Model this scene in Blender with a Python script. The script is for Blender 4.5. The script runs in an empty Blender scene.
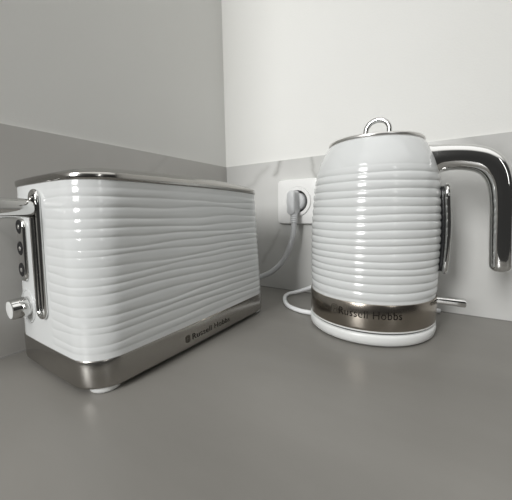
import bpy, bmesh, math, random
from mathutils import Vector, Matrix
PI = math.pi
scn = bpy.context.scene
col = scn.collection
scn.view_settings.view_transform = 'Standard'
scn.view_settings.look = 'None'
scn.view_settings.exposure = 0.0

# ------------------------------------------------------------------ materials
def mat(name, color, rough=.5, metal=0, coat=0, spec=.5, aniso=0):
    m = bpy.data.materials.new(name); m.use_nodes = True
    b = m.node_tree.nodes['Principled BSDF']
    b.inputs['Base Color'].default_value = (*color, 1)
    b.inputs['Roughness'].default_value = rough
    b.inputs['Metallic'].default_value = metal
    b.inputs['Coat Weight'].default_value = coat
    b.inputs['Specular IOR Level'].default_value = spec
    b.inputs['Anisotropic'].default_value = aniso
    return m
def add_noise(m, c1, c2, scale=(5,5,5), detail=4, lo=.35, hi=.65, bump=0, bscale=200, rough=None):
    nt = m.node_tree; N = nt.nodes; L = nt.links; b = N['Principled BSDF']
    tc = N.new('ShaderNodeTexCoord'); mp = N.new('ShaderNodeMapping'); mp.inputs['Scale'].default_value = scale
    L.new(tc.outputs['Object'], mp.inputs[0])
    no = N.new('ShaderNodeTexNoise'); no.inputs['Scale'].default_value = 1; no.inputs['Detail'].default_value = detail
    L.new(mp.outputs[0], no.inputs['Vector'])
    r = N.new('ShaderNodeValToRGB'); r.color_ramp.elements[0].position = lo; r.color_ramp.elements[1].position = hi
    r.color_ramp.elements[0].color = (*c1, 1); r.color_ramp.elements[1].color = (*c2, 1)
    L.new(no.outputs['Fac'], r.inputs[0]); L.new(r.outputs[0], b.inputs['Base Color'])
    if bump:
        n2 = N.new('ShaderNodeTexNoise'); n2.inputs['Scale'].default_value = bscale
        L.new(tc.outputs['Object'], n2.inputs['Vector'])
        bp = N.new('ShaderNodeBump'); bp.inputs['Strength'].default_value = bump; bp.inputs['Distance'].default_value = .001
        L.new(n2.outputs['Fac'], bp.inputs['Height']); L.new(bp.outputs[0], b.inputs['Normal'])
    return r
def brushed(name, c, rough, scale, amt=.12, an=.75):
    m = mat(name, c, rough, 1); nt = m.node_tree; N = nt.nodes; L = nt.links; b = N['Principled BSDF']
    tc = N.new('ShaderNodeTexCoord'); mp = N.new('ShaderNodeMapping'); mp.inputs['Scale'].default_value = scale
    L.new(tc.outputs['Object'], mp.inputs[0])
    no = N.new('ShaderNodeTexNoise'); no.inputs['Scale'].default_value = 1; no.inputs['Detail'].default_value = 2
    L.new(mp.outputs[0], no.inputs['Vector'])
    mr = N.new('ShaderNodeMapRange'); mr.inputs[3].default_value = rough-amt/2; mr.inputs[4].default_value = rough+amt/2
    L.new(no.outputs['Fac'], mr.inputs[0]); L.new(mr.outputs[0], b.inputs['Roughness'])
    tg = N.new('ShaderNodeTangent'); tg.direction_type = 'RADIAL'; tg.axis = 'Z'; L.new(tg.outputs[0], b.inputs['Tangent'])
    b.inputs['Anisotropic'].default_value = an
    return m

M = {}
M['white'] = mat('gloss_white_plastic', (.68,.695,.695), .12, spec=.6)
M['base_white'] = mat('base_white_plastic', (.78,.79,.78), .3)
M['chrome'] = mat('chrome', (.70,.70,.69), .06, 1)
M['rim'] = mat('satin_rim', (.40,.39,.37), .17, 1)
M['satin'] = mat('satin_metal', (.72,.71,.69), .3, 1)
M['steel'] = brushed('brushed_steel', (.42,.405,.38), .24, (40,40,1500), .1, .5)
M['ksteel'] = brushed('kettle_steel', (.40,.362,.315), .20, (30,30,1500), .06, .6)
M['black'] = mat('black_plastic', (.012,.012,.013), .25)
M['dark'] = mat('dark_lining_shade', (.05,.05,.05), .6)
M['ink'] = mat('dark_print', (.012,.009,.007), .6, spec=.15)
M['pull'] = mat('pull_metal', (.52,.52,.51), .16, 1)
M['faint'] = mat('faded_print', (.09,.08,.065), .5, .3)
M['button'] = mat('button_black', (.015,.015,.016), .5, spec=.25)
M['cord'] = mat('cord_grey', (.55,.56,.57), .45)
M['wcord'] = mat('cord_white', (.82,.83,.84), .4)
M['clip'] = mat('clip_metal', (.35,.35,.36), .4, .6)
M['plate'] = mat('socket_white', (.80,.80,.79), .35)
M['paint'] = mat('painted_wall', (.8,.8,.78), .8, spec=.2)
add_noise(M['paint'], (.79,.79,.765), (.81,.81,.79), (3,3,3), 3, .3,.7, .15, 350)
M['counter'] = mat('stone_worktop', (.3,.3,.29), .36, spec=.4)
add_noise(M['counter'], (.200,.192,.177), (.262,.252,.234), (2.4,8,4), 6, .32, .74)
M['floor'] = mat('floor_board', (.16,.13,.1), .5)
add_noise(M['floor'], (.12,.095,.07), (.2,.16,.12), (1,14,1), 5)
M['joint'] = mat('sealant', (.22,.215,.205), .6)

def splash_mat(name, axis, segs, c1, c2):
    """marble panel: cloudy noise plus veins; a vein is a wobbly polyline on the slab (u along wall, v up)"""
    m = mat(name, c1, .22, spec=.35); ramp = add_noise(m, c1, c2, (6,6,6), 5, .32, .68)
    nt = m.node_tree; N = nt.nodes; L = nt.links; b = N['Principled BSDF']
    tc = N.new('ShaderNodeTexCoord'); sp = N.new('ShaderNodeSeparateXYZ')
    no = N.new('ShaderNodeTexNoise'); no.inputs['Scale'].default_value = 28; no.inputs['Detail'].default_value = 3
    L.new(tc.outputs['Object'], no.inputs['Vector'])
    sub = N.new('ShaderNodeVectorMath'); sub.operation = 'SUBTRACT'; sub.inputs[1].default_value = (.5,.5,.5); L.new(no.outputs['Color'], sub.inputs[0])
    sc = N.new('ShaderNodeVectorMath'); sc.operation = 'SCALE'; sc.inputs['Scale'].default_value = .022; L.new(sub.outputs[0], sc.inputs[0])
    ad = N.new('ShaderNodeVectorMath'); ad.operation = 'ADD'; L.new(tc.outputs['Object'], ad.inputs[0]); L.new(sc.outputs[0], ad.inputs[1])
    mk = N.new('ShaderNodeVectorMath'); mk.operation = 'MULTIPLY'
    mk.inputs[1].default_value = (1,0,1) if axis == 'x' else (0,1,1); L.new(ad.outputs[0], mk.inputs[0])
    prev = ramp.outputs[0]
    def vm(op, a, bb):
        n = N.new('ShaderNodeVectorMath'); n.operation = op
        for i, v in enumerate((a, bb)):
            if v is None: continue
            if isinstance(v, tuple): n.inputs[i].default_value = v
            else: L.new(v, n.inputs[i])
        return n
    def mm(op, a, bb=None, clamp=False):
        n = N.new('ShaderNodeMath'); n.operation = op; n.use_clamp = clamp
        for i, v in enumerate((a, bb)):
            if v is None: continue
            if isinstance(v, (int, float)): n.inputs[i].default_value = v
            else: L.new(v, n.inputs[i])
        return n.outputs[0]
    for (u0,v0,u1,v1,wd,st) in segs:
        A = Vector((u0,0,v0)) if axis == 'x' else Vector((0,u0,v0)); B = Vector((u1,0,v1)) if axis == 'x' else Vector((0,u1,v1))
        ab = B-A
        pa = vm('SUBTRACT', mk.outputs[0], tuple(A)); dt = vm('DOT_PRODUCT', pa.outputs[0], tuple(ab))
        t = mm('DIVIDE', dt.outputs['Value'], ab.length_squared, True)
        pr = N.new('ShaderNodeVectorMath'); pr.operation = 'SCALE'; pr.inputs[0].default_value = tuple(ab); L.new(t, pr.inputs['Scale'])
        df = vm('SUBTRACT', pa.outputs[0], pr.outputs[0]); ln = vm('LENGTH', df.outputs[0], None)
        k = mm('SUBTRACT', 1.0, mm('DIVIDE', ln.outputs['Value'], wd), True)
        k = mm('MULTIPLY', mm('POWER', k, 1.6), st)
        mx = N.new('ShaderNodeMix'); mx.data_type = 'RGBA'; L.new(k, mx.inputs['Factor']); L.new(prev, mx.inputs['A'])
        mx.inputs['B'].default_value = (.27,.265,.25,1); prev = mx.outputs['Result']
    L.new(prev, b.inputs['Base Color'])
    return m
M['splash_back'] = splash_mat('marble_back', 'x', [
    (.132,.252,.116,.222,.008,.6), (.185,.262,.212,.185,.006,.5), (.20,.20,.235,.10,.006,.3),
    (.085,.050,.128,.115,.008,.3), (.42,.25,.62,.10,.012,.25), (.02,.17,.10,.24,.012,.25), (.62,.2,.75,.02,.01,.3)],
    (.56,.56,.545), (.66,.66,.645))
M['splash_left_shaded'] = splash_mat('marble_left_shaded', 'y', [
    (-.16,.25,-.21,.20,.01,.12), (-.45,.22,-.33,.05,.012,.3), (-.62,.2,-.5,.24,.01,.3)], (.50,.49,.47), (.58,.57,.55))  # same marble as the back, darkened: left side's shade is in the colour

# ------------------------------------------------------------------ mesh helpers
def obj(name, verts, faces, m, parent=None, smooth=True, autosm=None):
    me = bpy.data.meshes.new(name); me.from_pydata([tuple(v) for v in verts], [], faces); me.update()
    bm = bmesh.new(); bm.from_mesh(me); bmesh.ops.recalc_face_normals(bm, faces=bm.faces); bm.to_mesh(me); bm.free()
    o = bpy.data.objects.new(name, me); col.objects.link(o); me.materials.append(M['faint'] if name == 'emblem' else m)
    if smooth:
        me.polygons.foreach_set('use_smooth', [True]*len(me.polygons))
        if autosm is not None:
            bm = bmesh.new(); bm.from_mesh(me)
            for e in bm.edges:
                if len(e.link_faces) == 2 and e.calc_face_angle(0) > autosm: e.smooth = False
            bm.to_mesh(me); bm.free()
    if parent: o.parent = parent
    return o
def loft(rings, cap0=True, cap1=True, closed=True):
    n = len(rings[0]); V = []; F = []
    for r in rings: V += [tuple(p) for p in r]
    for i in range(len(rings)-1):
        for j in range(n if closed else n-1):
            k = (j+1) % n
            F.append((i*n+j, i*n+k, (i+1)*n+k, (i+1)*n+j))
    if cap0: F.append(tuple(range(n))[::-1])
    if cap1: F.append(tuple((len(rings)-1)*n+j for j in range(n)))
    return V, F
def lathe(prof, n=96, c=(0,0)):
    return loft([[(c[0]+r*math.cos(2*PI*j/n), c[1]+r*math.sin(2*PI*j/n), z) for j in range(n)] for r, z in prof])
def cyl_axis(prof, axis, origin, n=48):
    """prof: (radius, distance along axis)"""
    ax = Vector(axis).normalized(); a = ax.orthogonal().normalized(); b = ax.cross(a); o = Vector(origin)
    return loft([[o+ax*d+a*(r*math.cos(2*PI*j/n))+b*(r*math.sin(2*PI*j/n)) for j in range(n)] for r, d in prof])
def catmull(pts, sub=8):
    P = [Vector(p) for p in pts]; P = [P[0]*2-P[1]] + P + [P[-1]*2-P[-2]]; out = []
    for i in range(1, len(P)-2):
        for s in range(sub):
            t = s/sub; a, b, c, d = P[i-1], P[i], P[i+1], P[i+2]
            out.append(.5*((2*b)+(c-a)*t+(2*a-5*b+4*c-d)*t*t+(-a+3*b-3*c+d)*t**3))
    out.append(P[-2]); return out
def tube(pts, r, n=16, sub=8, closed=False):
    C = catmull(pts, sub) if sub else [Vector(p) for p in pts]
    rings = []; up = None
    for i, c in enumerate(C):
        if closed: t = (C[(i+1) % len(C)]-C[i-1]).normalized()
        else: t = (C[min(i+1, len(C)-1)]-C[max(i-1, 0)]).normalized()
        if up is None: up = t.orthogonal().normalized()
        up = (up-t*up.dot(t)).normalized(); s = t.cross(up)
        rr_ = r(i/(len(C)-1)) if callable(r) else r
        rings.append([c+up*(rr_*math.cos(2*PI*j/n))+s*(rr_*math.sin(2*PI*j/n)) for j in range(n)])
    if closed:
        V, F = loft(rings, False, False); m = len(rings)
        for j in range(n): F.append(((m-1)*n+j, (m-1)*n+(j+1) % n, (j+1) % n, j))
        return V, F
    return loft(rings)
def merge(*vf):
    V = []; F = []
    for v, f in vf:
        k = len(V); V += [tuple(p) for p in v]; F += [tuple(i+k for i in q) for q in f]
    return V, F
def box(x0,x1,y0,y1,z0,z1):
    V = [(x0,y0,z0),(x1,y0,z0),(x1,y1,z0),(x0,y1,z0),(x0,y0,z1),(x1,y0,z1),(x1,y1,z1),(x0,y1,z1)]
    return V, [(0,3,2,1),(4,5,6,7),(0,1,5,4),(1,2,6,5),(2,3,7,6),(3,0,4,7)]
def bevel(o, w, seg=3):
    md = o.modifiers.new('bevel', 'BEVEL'); md.width = w; md.segments = seg; md.limit_method = 'ANGLE'
def empty(name, loc, rz, label, cat, group=None):
    o = bpy.data.objects.new(name, None); col.objects.link(o); o.location = loc; o.rotation_euler = (0,0,rz)
    o['label'] = label; o['category'] = cat; o.empty_display_size = .05
    if group: o['group'] = group
    return o
def struct(o): o['kind'] = 'structure'; return o

# ------------------------------------------------------------------ room
T = .003
struct(obj('wall_back', *box(-.15,2.4,T,.12,-.9,1.7), M['paint'], smooth=False))
struct(obj('wall_left', *box(-.15,-T,-.80,T,-.9,1.7), M['paint'], smooth=False))
HS = .2496
struct(obj('trim_1', *box(0,2.4,0,T+.002,-.0,HS), M['splash_back'], smooth=False))
struct(obj('trim_2', *box(-T-.002,0,-.80,T,-.0,HS), M['splash_left_shaded'], smooth=False))
ct = struct(obj('trim_3', *box(-T,1.9,-.66,T,-.04,0), M['counter'], smooth=False)); ct['label'] = 'grey stone worktop'
struct(obj('trim_4', *tube([(0,-.0005,0),(1.9,-.0005,0)], .0011, 8, 0), M['joint']))
struct(obj('trim_5', *tube([(.0005,0,0),(.0005,-.66,0)], .0011, 8, 0), M['joint']))
struct(obj('floor', *box(-.15,2.4,-2.6,.12,-.95,-.9), M['floor'], smooth=False))

# ------------------------------------------------------------------ toaster
TX, TY, TA = .0899, -.2553, math.radians(-.67)
toaster = empty('toaster', (TX,TY,0), TA, 'white two slice toaster with wavy ribbed sides and steel base beside the left wall', 'toaster')
ZB0, ZB1, ZT = .0052, .0309, .1811
BL, BW, TL, TW, RAD, BUL = .2738, .1555, .2599, .1492, .0283, .0031
def outline(l, w, rad, bul, n=14, m=90, mw=46, eb=.0012):
    """rounded rectangle with gently bowed long sides; returns (point, outward normal)"""
    raw = []
    cs = [(1,1),(-1,1),(-1,-1),(1,-1)]
    for k, (sx, sy) in enumerate(cs):
        cx, cy = sx*(w/2-rad), sy*(l/2-rad)
        for i in range(n+1):
            a = i/n*PI/2+k*PI/2; raw.append((cx+rad*math.cos(a), cy+rad*math.sin(a)))
        nx, ny = cs[(k+1) % 4]; a = (k+1)*PI/2
        e = (nx*(w/2-rad)+rad*math.cos(a), ny*(l/2-rad)+rad*math.sin(a)); s = raw[-1]
        q = m if k % 2 else mw
        for i in range(1, q): raw.append((s[0]+(e[0]-s[0])*i/q, s[1]+(e[1]-s[1])*i/q))
    pts = [Vector((x+bul*(x/(w/2))*(1-(y/(l/2))**2), y+eb*(y/(l/2))*(1-(x/(w/2))**2), 0)) for x, y in raw]
    N = len(pts); out = []
    for i, p in enumerate(pts):
        t = (pts[(i+1) % N]-pts[i-1]).normalized(); out.append((p, Vector((t.y,-t.x,0))))
    return out
def ribshape(t):
    # broad rounded crest, tight valley
    return (1-abs(2*t-1)**2.6)
def sstep(a, b, x):
    t = max(0, min(1, (x-a)/(b-a))); return t*t*(3-2*t)
random.seed(4)
NR = 17
zv = [ZB1+.006+(ZT-.007-ZB1-.006)*i/NR+random.uniform(-.0014,.0014) for i in range(NR+1)]
ph = [[random.uniform(0, 2*PI) for _ in range(3)] for _ in range(NR+1)]
def valley(k, s):
    w = .0 if k in (0, NR) else 1
    return zv[k]+w*(.0011*math.sin(2*PI*s*3+ph[k][0])+.0005*math.sin(2*PI*s*6+ph[k][1])+.0002*math.sin(2*PI*s*11+ph[k][2]))
def droop(y): return .0038*(max(0, y+.03)/.16)**2
NZ = 250
o0 = outline(BL-.002, BW-.002, RAD, BUL*.5); EB = .0036
o1 = outline(TL-.0025, TW, .032, BUL, eb=EB)
NP = len(o0); rings = []
for iz in range(NZ+1):
    f = iz/NZ; z = ZB1-.0005+(ZT-ZB1+.0005)*f; ring = []
    ff = f**1.15
    for j in range(NP):
        p = o0[j][0].lerp(o1[j][0], ff); nrm = o0[j][1].lerp(o1[j][1], ff)
        s = j/NP; h = 0
        vs = [valley(k, s) for k in range(NR+1)]
        for k in range(NR):
            if vs[k] <= z < vs[k+1]:
                h = ribshape((z-vs[k])/(vs[k+1]-vs[k])); break
        a = .0010-.00055*(1-sstep(-.13,-.10,p.y))
        if p.y < -.10: a *= sstep(.0135, .0165, p.x)          # smooth control panel on the near end
        elif p.y > .12: a *= 1
        edge = sstep(ZB1, ZB1+.008, z)*(1-sstep(ZT-.010, ZT-.003, z))
        a *= .72+.28*math.sin(2*PI*s*5+k*2.4)*math.sin(2*PI*s*3+k*1.7)
        q = p+nrm*(a*(h-.6)*edge)
        ring.append((q.x, q.y, z-droop(q.y)*f))
    rings.append(ring)
obj('body', *loft(rings), M['white'], toaster)
# steel base band, slightly curled under at the bottom
br = []
for l, w, r, z in ((BL-.018,BW-.018,RAD-.008,ZB0), (BL-.003,BW-.003,RAD,ZB0), (BL-.0006,BW-.0006,RAD,ZB0+.0012), (BL,BW,RAD,ZB0+.003),
                   (BL-.0003,BW-.0003,RAD,ZB1-.0012), (BL-.0012,BW-.0012,RAD,ZB1), (BL-.006,BW-.006,RAD-.002,ZB1+.0001)):
    br.append([(p.x,p.y,z) for p, _ in outline(l, w, r, BUL*.5, 12, 20, 14)])
sb = obj('steel_base', *loft(br), M['steel'], toaster, autosm=.9)
# top cover
cr = []
for inset, dz in ((.012,-.0005),(.0,-.0002),(-.0012,.0010),(-.0014,.0022),(-.0013,.0052),(-.0004,.0062),(.0012,.0068),(.0035,.0074),(.0075,.0088),(.014,.0100),(.024,.0106)):
    rg = []
    for p, _ in outline(TL-.0025-2*inset, TW-2*inset, max(.006, .032-inset), BUL, 14, 40, 20, EB):
        arch = .0030*(1-(p.y/(TL/2))**2)
        rg.append((p.x, p.y, ZT-droop(p.y)+dz+arch*sstep(.0058, .010, dz)))
    cr.append(rg)
cover = obj('top_cover', *loft(cr), M['rim'], toaster, autosm=1.0)
cut = obj('cutter', *merge(box(-.040,-.012,-.095,.095,ZT+.001,ZT+.05), box(.012,.040,-.095,.095,ZT+.001,ZT+.05)), M['dark'], toaster, smooth=False)
bo = cover.modifiers.new('slots', 'BOOLEAN'); bo.operation = 'DIFFERENCE'; bo.object = cut; bo.solver = 'EXACT'
dg = bpy.context.evaluated_depsgraph_get(); dg.update()
nm = bpy.data.meshes.new_from_object(cover.evaluated_get(dg)); cover.modifiers.clear(); cover.data = nm
bpy.data.objects.remove(cut)
for sx in (-1, 1):
    x0, x1 = sorted((sx*.0125, sx*.0395))
    obj('bread_slot', *merge(box(x0,x1,-.0945,.0945,ZT+.0012,ZT+.002), *[box(x0+.002+i*.0055,x0+.003+i*.0055,-.094,.094,ZT+.002,ZT+.004) for i in range(5)]), M['dark'], cover, smooth=False)
# brand print on a surface
def text_mesh(s, size, extrude=.0):
    cu = bpy.data.curves.new('lettering', 'FONT'); cu.body = s; cu.size = size; cu.align_x = 'LEFT'; cu.resolution_u = 4
    cu.space_character = 1.06
    t = bpy.data.objects.new('lettering', cu); col.objects.link(t)
    dg = bpy.context.evaluated_depsgraph_get(); dg.update()
    me = bpy.data.meshes.new_from_object(t.evaluated_get(dg)); bpy.data.objects.remove(t)
    bm = bmesh.new(); bm.from_mesh(me); wm = max(v.co.x for v in bm.verts)
    for i in range(1, 60):      # cut into thin strips so the print can follow a curve
        bmesh.ops.bisect_plane(bm, geom=list(bm.verts)+list(bm.edges)+list(bm.faces), plane_co=(wm*i/60,0,0), plane_no=(1,0,0))
    bmesh.ops.triangulate(bm, faces=bm.faces); bm.to_mesh(me); bm.free()
    V = [tuple(v.co) for v in me.vertices]; F = [tuple(p.vertices) for p in me.polygons]
    return V, F
def emblem(h):
    # small rounded tablet split by a slanting stroke
    w = h*.42; V = []; n = 28
    for i in range(n):
        a = 2*PI*i/n; c, s = math.cos(a), math.sin(a)
        V.append((w*math.copysign(abs(c)**.55, c), h*.5*math.copysign(abs(s)**.55, s)+h*.5, 0))
    k = len(V)
    for i in range(n): V.append((V[i][0]*.80, (V[i][1]-h*.5)*.86+h*.5, 0))
    F = [(i, (i+1) % n, k+(i+1) % n, k+i) for i in range(n)]
    b = len(V)
    V += [(-w*.62,h*.10,0),(-w*.2,h*.10,0),(-w*.1,h*.9,0),(-w*.62,h*.86,0)]; F.append((b,b+1,b+2,b+3)); b += 4
    V += [(w*.0,h*.10,0),(w*.55,h*.2,0),(w*.62,h*.5,0),(w*.05,h*.46,0)]; F.append((b,b+1,b+2,b+3)); b += 4
    V += [(w*.08,h*.54,0),(w*.62,h*.58,0),(w*.5,h*.85,0),(w*.1,h*.9,0)]; F.append((b,b+1,b+2,b+3))
    return V, F
def place(vf, fn): return [fn(*v[:2]) for v in vf[0]], vf[1]
BX = BW/2
def side_pt(u, v):          # along +y on the long side, v up
    y = -.0405+u; return (BX+BUL*.5*(1-(y/(BL/2))**2)+.00025, y, .0135+v)
tv = text_mesh('Russell Hobbs', .0096)
wmax = max(v[0] for v in tv[0]); k = .0665/wmax
obj('lettering', *place(([(v[0]*k+.0120, v[1]*1.0, 0) for v in tv[0]], tv[1]), side_pt), M['ink'], sb, smooth=False)
em = emblem(.0082); obj('emblem', *place(([(v[0]+.0060, v[1]-.0008, 0) for v in em[0]], em[1]), side_pt), M['ink'], sb, smooth=False)
# feet
for sx in (-1, 1):
    for sy in (-1, 1):
        obj('foot', *cyl_axis([(.0115,0),(.0130,.0010),(.0134,.003),(.0134,ZB0+.0008)], (0,0,1), (sx*.0600,sy*.1165,0), 40), M['base_white'], toaster, autosm=1)
# near end furniture: the face leans back from y=-.138 (z=.055) to -.1305 (z=.176)
def fy(z, x=0):
    f = ((z-ZB1)/(ZT-ZB1))**1.15; l = BL-.002+(TL-.0025-BL+.002)*f; w = BW+(TW-BW)*f; b = .0012+(EB-.0012)*f
    return -(l/2)-b*(1-(x/(w/2))**2)
def stadium(xc, z0, z1, r, n=14, seg=16):
    P = []
    for i in range(n+1):
        a = PI*i/n; P.append((xc+r*math.cos(a), z1-r+r*math.sin(a)))
    for i in range(1, seg): P.append((xc-r, z1-r-(z1-z0-2*r)*i/seg))
    for i in range(n+1):
        a = PI+PI*i/n; P.append((xc+r*math.cos(a), z0+r+r*math.sin(a)))
    for i in range(1, seg): P.append((xc+r, z0+r+(z1-z0-2*r)*i/seg))
    return P
def on_face(x, z, d): return Vector((x, fy(z, x)-d, z))
SZ0, SZ1 = .0575, .1765
tr = tube([on_face(x, z, .0012) for x, z in stadium(0, SZ0+.0025, SZ1-.0025, .0068)], .0027, 12, 0, closed=True)
lt = obj('lever_track', *tr, M['chrome'], toaster)
def face_panel(xc, z0, z1, r, prof):
    rg = []
    for rr_, d in prof: rg.append([on_face(x, z, d) for x, z in stadium(xc, z0+(r-rr_), z1-(r-rr_), rr_)])
    return loft(rg)
obj('track_slot', *face_panel(0, SZ0+.004, SZ1-.004, .0052, [(.0052,-.001),(.0052,.0008),(.005,.0009)]), M['black'], lt)
LZ = .1595
lv = cyl_axis([(.0045,-.006),(.0045,.004),(.0078,.0045),(.0083,.006),(.0084,.010),(.0086,.022),(.0089,.036),(.0089,.041),(.0080,.0425),(.004,.0432)], (0,-1,0), (0,fy(LZ)-.0,LZ), 48)
obj('lever', *lv, M['chrome'], toaster, autosm=.8)
XP = -.037
bp = obj('button_panel', *face_panel(XP, .0888, .1505, .0085, [(.0085,-.001),(.0085,.0018),(.0078,.0028),(.0066,.0031)]), M['chrome'], toaster, autosm=.9)
for z in (.1425,.1215,.1005):
    b = obj('button', *cyl_axis([(.0070,.001),(.0070,.0032),(.0064,.0036),(.0050,.0036)], (0,-1,0), (XP,fy(z,XP),z), 32), M['button'], bp, autosm=.8)
    obj('button_cap', *cyl_axis([(.0022,.001),(.0022,.0037),(.0018,.0040),(.001,.0041)], (0,-1,0), (XP,fy(z,XP),z), 32), M['satin'], b, autosm=.8)
KZ = .0635
dl = obj('browning_dial', *cyl_axis([(.0100,-.001),(.0100,.0135),(.0096,.0148),(.0088,.0152)], (0,-1,0), (XP,fy(KZ,XP),KZ), 48), M['chrome'], toaster, autosm=.6)
obj('dial_face', *cyl_axis([(.0086,.0148),(.0084,.0155),(.004,.0156)], (0,-1,0), (XP,fy(KZ,XP),KZ), 40), M['base_white'], dl, autosm=.8)
obj('dial_ring', *tube([on_face(XP+.0165*math.cos(a), KZ+.0165*math.sin(a), .0) for a in [2*PI*i/48 for i in range(48)]], .0009, 8, 0, closed=True), M['white'], toaster)
# cord and plug
inv = (Matrix.Translation((TX,TY,0)) @ Matrix.Rotation(TA, 4, 'Z')).inverted()
def L_(pts): return [inv @ Vector(p) for p in pts]
cd = obj('power_cord', *tube(L_([(.1705,-.026,.147),(.1715,-.028,.132),(.1690,-.031,.104),(.1570,-.038,.068),(.1365,-.048,.0445),(.113,-.052,.032),(.095,-.062,.018),(.085,-.085,.012),(.083,-.112,.016),(.083,-.122,.018)]), .0049, 14, 8), M['cord'], toaster)

# ------------------------------------------------------------------ wall socket
SX, SZ = .1684, .1712
sock = empty('wall_socket', (SX,0,SZ), 0, 'square white wall socket holding the toaster plug on the back splash', 'socket')
def sq_ring(h, r, y, n=96):
    out = []
    for i in range(n):
        a = 2*PI*i/n; c, s = math.cos(a), math.sin(a); p = 14
        k = 1/((abs(c)**p+abs(s)**p)**(1/p)); out.append((h*k*c, y, h*k*s))
    return out
def c_ring(r, y, n=96): return [(r*math.cos(2*PI*i/n), y, r*math.sin(2*PI*i/n)) for i in range(n)]
obj('cover_plate', *loft([sq_ring(.0405,0,0), sq_ring(.0405,0,-.0065), sq_ring(.0398,0,-.0078), sq_ring(.0385,0,-.0082), c_ring(.0275,-.0082), c_ring(.0272,-.0070), c_ring(.0265,-.0070)], False, False), M['plate'], sock, autosm=.7)
ins = obj('socket_insert', *loft([c_ring(.0268,-.004), c_ring(.0268,-.0095), c_ring(.0260,-.0102), c_ring(.0212,-.0102), c_ring(.0205,-.0096), c_ring(.0200,-.0010)], False, True), M['plate'], sock, autosm=.7)
obj('shaded_socket_well', *loft([c_ring(.0204,-.0085), c_ring(.0202,-.0012), c_ring(.001,-.0011)], False, True), M['dark'], ins, autosm=.7)  # recess shadow painted in: well lining coloured dark
for s in (-1, 1):
    obj('earth_clip', *box(-.003,.003,min(-.0095,-.0015),-.0015,min(s*.0165,s*.0198),max(s*.0165,s*.0198)), M['clip'], ins, smooth=False)
# plug (sub-part of the toaster cord): round foot in the well and a slab body with the cord leaving downwards
def slab(w, z0, z1, y0, y1, rc):
    rg = []
    for k, yy in ((1,y0),(1,y0+(y1-y0)*.8),(.94,y1+.0012),(.8,y1)):
        rg.append([(x*k, yy, (z-(z0+z1)/2)*(1-(1-k)*.4)+(z0+z1)/2) for x, z in stadium(0, z0, z1, w/2*.98, 10, 8)])
    return rg
pv, pf = merge(cyl_axis([(.0165,.0015),(.0165,.011),(.0150,.013),(.010,.014)], (0,-1,0), (SX-.0005,0,SZ), 40),
               loft([[(SX-.0012+x,y,z) for x, y, z in r] for r in slab(.0155, .147, .1905, -.010, -.034, .006)]),
               tube([(SX+.0015,-.0240,.152),(SX+.0020,-.0255,.144),(SX+.0030,-.0280,.133)], lambda t: .0074-.0016*t+.0005*math.sin(t*40), 14, 12))
pl = obj('plug', [inv @ Vector(v) for v in pv], pf, M['cord'], cd, autosm=.8)

# ------------------------------------------------------------------ kettle
KX, KY = .3176, -.1
kettle = empty('kettle', (KX,KY,.0172), 0, 'white ribbed electric kettle with chrome handle standing on its power base', 'kettle')
kettle.location.z = 0
KR = [(.0495,.0762),(.058,.0768),(.09,.0774),(.117,.0775),(.14,.0768),(.162,.0754),(.184,.0737),(.200,.0709),(.209,.0683),(.2175,.0647),(.2255,.0606),(.2300,.0577),(.2335,.0550)]
def interp(T_, z):
    if z <= T_[0][0]: return T_[0][1]
    for i in range(len(T_)-1):
        if z <= T_[i+1][0]:
            t = (z-T_[i][0])/(T_[i+1][0]-T_[i][0])
            m0 = T_[max(i-1,0)]; m1 = T_[min(i+2,len(T_)-1)]; a, b = T_[i], T_[i+1]
            h = b[0]-a[0]; s0 = (b[1]-m0[1])/(b[0]-m0[0]); s1 = (m1[1]-a[1])/(m1[0]-a[0])
            return (2*t**3-3*t*t+1)*a[1]+(t**3-2*t*t+t)*h*s0+(-2*t**3+3*t*t)*b[1]+(t**3-t*t)*h*s1
    return T_[-1][1]
crest = sorted([.1975,.1891,.1799,.1703,.1619,.1518,.1439,.1355,.1257,.1179,.1097,.1010,.0931,.085,.0772,.067,.058])
kv = [.0530]+[(crest[i]+crest[i+1])/2 for i in range(len(crest)-1)]+[.2025]
kph = [(random.uniform(0,2*PI), random.uniform(0,2*PI)) for _ in kv]
rings = []; NT = 180; NZK = 270
for iz in range(NZK+1):
    z = .0490+(.2335-.0490)*iz/NZK; ring = []; r0 = interp(KR, z)
    for j in range(NT):
        a = 2*PI*j/NT; vs = [v+.0005*math.sin(2*a+kph[i][0])+.0003*math.sin(5*a+kph[i][1]) for i, v in enumerate(kv)]; h = 0
        for k in range(len(vs)-1):
            if vs[k] <= z < vs[k+1]: h = ribshape((z-vs[k])/(vs[k+1]-vs[k])); break
        amp = .00125*sstep(.050,.056,z)*(1-.5*sstep(.188,.199,z))*(1-sstep(.199,.2025,z))
        rr_ = r0+amp*(h-.7); ring.append((rr_*math.cos(a), rr_*math.sin(a), z))
    rings.append(ring)
obj('body', *loft(rings), M['white'], kettle)
kb = obj('steel_band', *lathe([(.070,.0182),(.0765,.0184),(.0774,.0192),(.0777,.022),(.0777,.0485),(.0772,.0494),(.0745,.0498)], 128), M['ksteel'], kettle, autosm=.8)
obj('bottom_trim', *lathe([(.066,.0172),(.0772,.0172),(.0776,.0176),(.0776,.0187),(.0768,.0190),(.070,.0190)], 128), M['base_white'], kettle, autosm=.8)
def kp(u, v):
    a = math.radians(-84)+u/.0779; return (.0780*math.cos(a), .0780*math.sin(a), .0335+v)
tv = text_mesh('Russell Hobbs', .0128); wmax = max(v[0] for v in tv[0]); k = .0700/wmax
obj('lettering', *place(([(v[0]*k-.0280, v[1], 0) for v in tv[0]], tv[1]), kp), M['ink'], kb, smooth=False)
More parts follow.
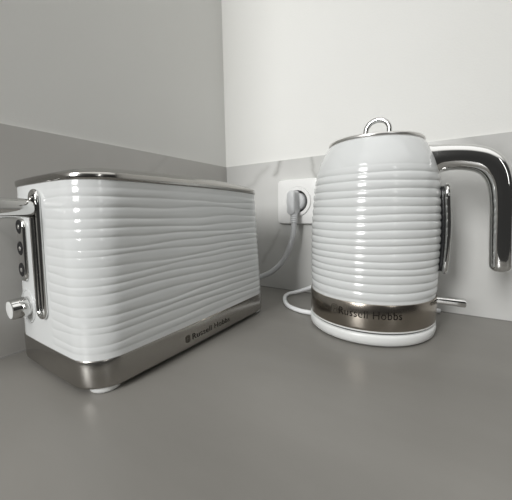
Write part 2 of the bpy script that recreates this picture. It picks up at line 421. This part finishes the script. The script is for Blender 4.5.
em = emblem(.0112); obj('emblem', *place(([(v[0]-.0335, v[1]-.001, 0) for v in em[0]], em[1]), kp), M['ink'], kb, smooth=False)
obj('gap_shade_ring', *lathe([(.060,.0151),(.0748,.0151),(.0748,.0178),(.060,.0178)], 96), M['dark'], kettle, autosm=.8)  # dark ring added to paint the shadow line between trim and base
lid = obj('lid', *lathe([(.050,.2325),(.0545,.2336),(.0548,.2342),(.0548,.2352),(.0542,.2362),(.0530,.2374),(.046,.2385),(.030,.2402),(.012,.2408),(.001,.2409)], 128), M['white'], kettle, autosm=.8)
obj('lid_rim', *lathe([(.0546,.2332),(.0556,.2335),(.0560,.2344),(.0560,.2362),(.0554,.2372),(.0538,.2376),(.0535,.2332)], 128), M['satin'], lid, autosm=1.1)
# arched pull on the lid: flat strap bent into a loop
def strap(path, w, t):
    """path of (pos, normal-in-plane) in xz plane; strap width along y"""
    rg = []; n = 16
    for (x, z, nx, nz) in path:
        ring = []
        for i in range(n):
            a = 2*PI*i/n; c, s = math.cos(a), math.sin(a); u = t/2*math.copysign(abs(c)**.6, c); v = w/2*math.copysign(abs(s)**.6, s)
            ring.append((x+.0028+nx*u, v, z-.0018+nz*u))
        rg.append(ring)
    return loft(rg)
pth = []
RO = .0138
for i in range(5): pth.append((RO, .2385+(.2535-.2385)*i/5, 1, 0))
for i in range(25):
    a = PI*i/24; pth.append((RO*math.cos(a), .2535+RO*.93*math.sin(a), math.cos(a), math.sin(a)))
for i in range(5): pth.append((-RO, .2535-(.2535-.2385)*(i+1)/5, -1, 0))
obj('lid_pull', *strap(pth, .0070, .0058), M['pull'], lid)
# handle
hp = [(.052,.2085,.038),(.0640,.2090,.0360),(.0735,.2105,.0305),(.0870,.2102,.0275),(.1000,.2080,.0268),(.1120,.2035,.0262),(.1212,.1945,.0245),(.1270,.1800,.0222),(.1295,.1600,.0205),(.1308,.1380,.0200),(.1320,.1150,.0200),(.1330,.0985,.0200),(.1334,.0915,.0198)]
cen = catmull([(x,0,z) for x, z, t in hp], 8); th = [v.x for v in catmull([(t,0,0) for x, z, t in hp], 8)]
rg = []; n = 40
def sect(c, tn, t, w):
    nrm = Vector((tn.z,0,-tn.x)); ring = []
    for i in range(n):
        a = 2*PI*i/n; cc, s = math.cos(a), math.sin(a)
        ring.append(c+nrm*(t/2*math.copysign(abs(cc)**.74, cc))+Vector((0,1,0))*(w/2*math.copysign(abs(s)**.74, s)))
    return ring
for i, c in enumerate(cen):
    tn = (cen[min(i+1,len(cen)-1)]-cen[max(i-1,0)]).normalized()
    f = i/(len(cen)-1); rg.append(sect(c, tn, th[i], .029-.004*f))
tn = (cen[-1]-cen[-2]).normalized(); c = cen[-1]
for s in (.25,.5,.7,.85,.95,.995): rg.append(sect(c+tn*(.0078*s), tn, th[-1]*math.sqrt(1-s*s), .025*math.sqrt(1-s*s)))
obj('handle', *loft(rg), M['chrome'], kettle)
# water gauge on the handle side
def gx(z): return interp(KR, max(.055,min(z,.2)))
def gpt(y, z, d):
    r = gx(z)+d; return Vector((math.sqrt(max(0, r*r-y*y)), y, z))
GZ0, GZ1 = .0775, .1815
gr = [gpt(x, z, .0062+.0010*math.sin(PI*(z-GZ0)/(GZ1-GZ0))) for x, z in stadium(0, GZ0+.0022, GZ1-.0022, .0085)]
wg = obj('water_gauge', *tube(gr, .0030, 14, 0, closed=True), M['chrome'], kettle)
pr = []
for rr_, d in ((.0085,-.002),(.0085,.0052),(.007,.0058),(.004,.0062)):
    pr.append([gpt(x, z, d+.0012*math.sin(PI*(z-GZ0)/(GZ1-GZ0))) for x, z in stadium(0, GZ0+.0022+(.0085-rr_), GZ1-.0022-(.0085-rr_), rr_)])
obj('gauge_window', *loft(pr), M['black'], wg)
# switch paddle
SWZ = .0445
sw = []
for d, w, t in ((-.010,.010,.0085),(.004,.0105,.0088),(.020,.0115,.0092),(.0270,.012,.0096),(.0283,.0110,.0088),(.0288,.008,.006)):
    ring = []
    for i in range(24):
        a = 2*PI*i/24; cc, s = math.cos(a), math.sin(a)
        ring.append((.0775+d, w/2*math.copysign(abs(cc)**.6, cc), SWZ-.0006*d/.01*0+t/2*math.copysign(abs(s)**.6, s)))
    sw.append(ring)
obj('switch', *loft(sw), M['chrome'], kettle, autosm=.8)

# power base + cord
base = empty('kettle_power_base', (KX,KY,0), 0, 'round white power base with white cord underneath the ribbed kettle', 'kettle base')
obj('base_plate', *lathe([(.068,.0008),(.0745,.0012),(.0772,.0035),(.0782,.008),(.0783,.0115),(.0778,.0138),(.0765,.0148),(.066,.0150)], 128), M['base_white'], base, autosm=.9)
obj('base_foot', *lathe([(.071,0),(.0722,.0003),(.0722,.0012),(.071,.0012)], 96), M['dark'], base)
def KL(p): return (p[0]-KX, p[1]-KY, p[2])
obj('power_cord', *tube([KL(p) for p in [(.252,-.118,.0055),(.238,-.1135,.0045),(.2195,-.1105,.0037),(.196,-.099,.0036),(.178,-.077,.0036),(.1665,-.054,.0036),(.165,-.036,.0038),(.174,-.025,.0055),(.192,-.021,.0125),(.215,-.0165,.022),(.25,-.012,.026),(.29,-.0105,.016),(.33,-.012,.0065),(.40,-.010,.0036)]], .0034, 12, 8), M['wcord'], base)

# ------------------------------------------------------------------ camera
P = dict(f=290.6584, cx=.3963, cy=-.5041, h=.1523, yaw=32.7856-0, pitch=-7.3141, roll=-.9601)
y, p, r = [math.radians(P[k]) for k in ('yaw','pitch','roll')]
Fv = Vector((-math.sin(y)*math.cos(p), math.cos(y)*math.cos(p), math.sin(p)))
Rv = Fv.cross(Vector((0,0,1))).normalized(); Uv = Rv.cross(Fv)
R2 = Rv*math.cos(r)+Uv*math.sin(r); U2 = -Rv*math.sin(r)+Uv*math.cos(r)
cam = bpy.data.cameras.new('camera'); co = bpy.data.objects.new('camera', cam); col.objects.link(co)
mt = Matrix((R2, U2, -Fv)).transposed().to_4x4(); mt.translation = (P['cx'], P['cy'], P['h']); co.matrix_world = mt
cam.sensor_width = 36; cam.lens = P['f']*36/512; cam.clip_start = .01; scn.camera = co

# ------------------------------------------------------------------ light
def area(name, loc, target, sx, sy, power, color=(1,1,1), spread=180):
    l = bpy.data.lights.new(name, 'AREA'); l.shape = 'RECTANGLE'; l.size = sx; l.size_y = sy; l.energy = power; l.color = color
    l.spread = math.radians(spread)
    o = bpy.data.objects.new(name, l); col.objects.link(o); o.location = loc
    o.rotation_euler = (Vector(target)-Vector(loc)).to_track_quat('-Z', 'Y').to_euler(); return o
area('window_light', (.0,-2.2,1.0), (.02,-.1,.30), .46, 1.05, 6.9, (1,.998,.985), 75)
area('far_window_light', (1.95,-1.5,.95), (.3,-.1,.15), .10, 1.0, 2.2, (1,.998,.985))
w = bpy.data.worlds.new('world'); scn.world = w; w.use_nodes = True
N = w.node_tree.nodes; L = w.node_tree.links; bg = N['Background']
tc = N.new('ShaderNodeTexCoord'); sp = N.new('ShaderNodeSeparateXYZ'); L.new(tc.outputs['Generated'], sp.inputs[0])
mr = N.new('ShaderNodeMapRange'); mr.inputs[1].default_value = -1; mr.inputs[2].default_value = 1; L.new(sp.outputs['Z'], mr.inputs[0])
cr = N.new('ShaderNodeValToRGB'); e = cr.color_ramp.elements
e[0].position = .0; e[0].color = (.06,.058,.052,1); e[1].position = 1; e[1].color = (1.1,1.1,1.08,1)
for pos, v in ((.47,.03),(.56,.03),(.76,.05),(.84,.95)):
    q = e.new(pos); q.color = (v,v*.99,v*.96,1)
L.new(mr.outputs[0], cr.inputs[0]); L.new(cr.outputs[0], bg.inputs['Color']); bg.inputs['Strength'].default_value = 1.3
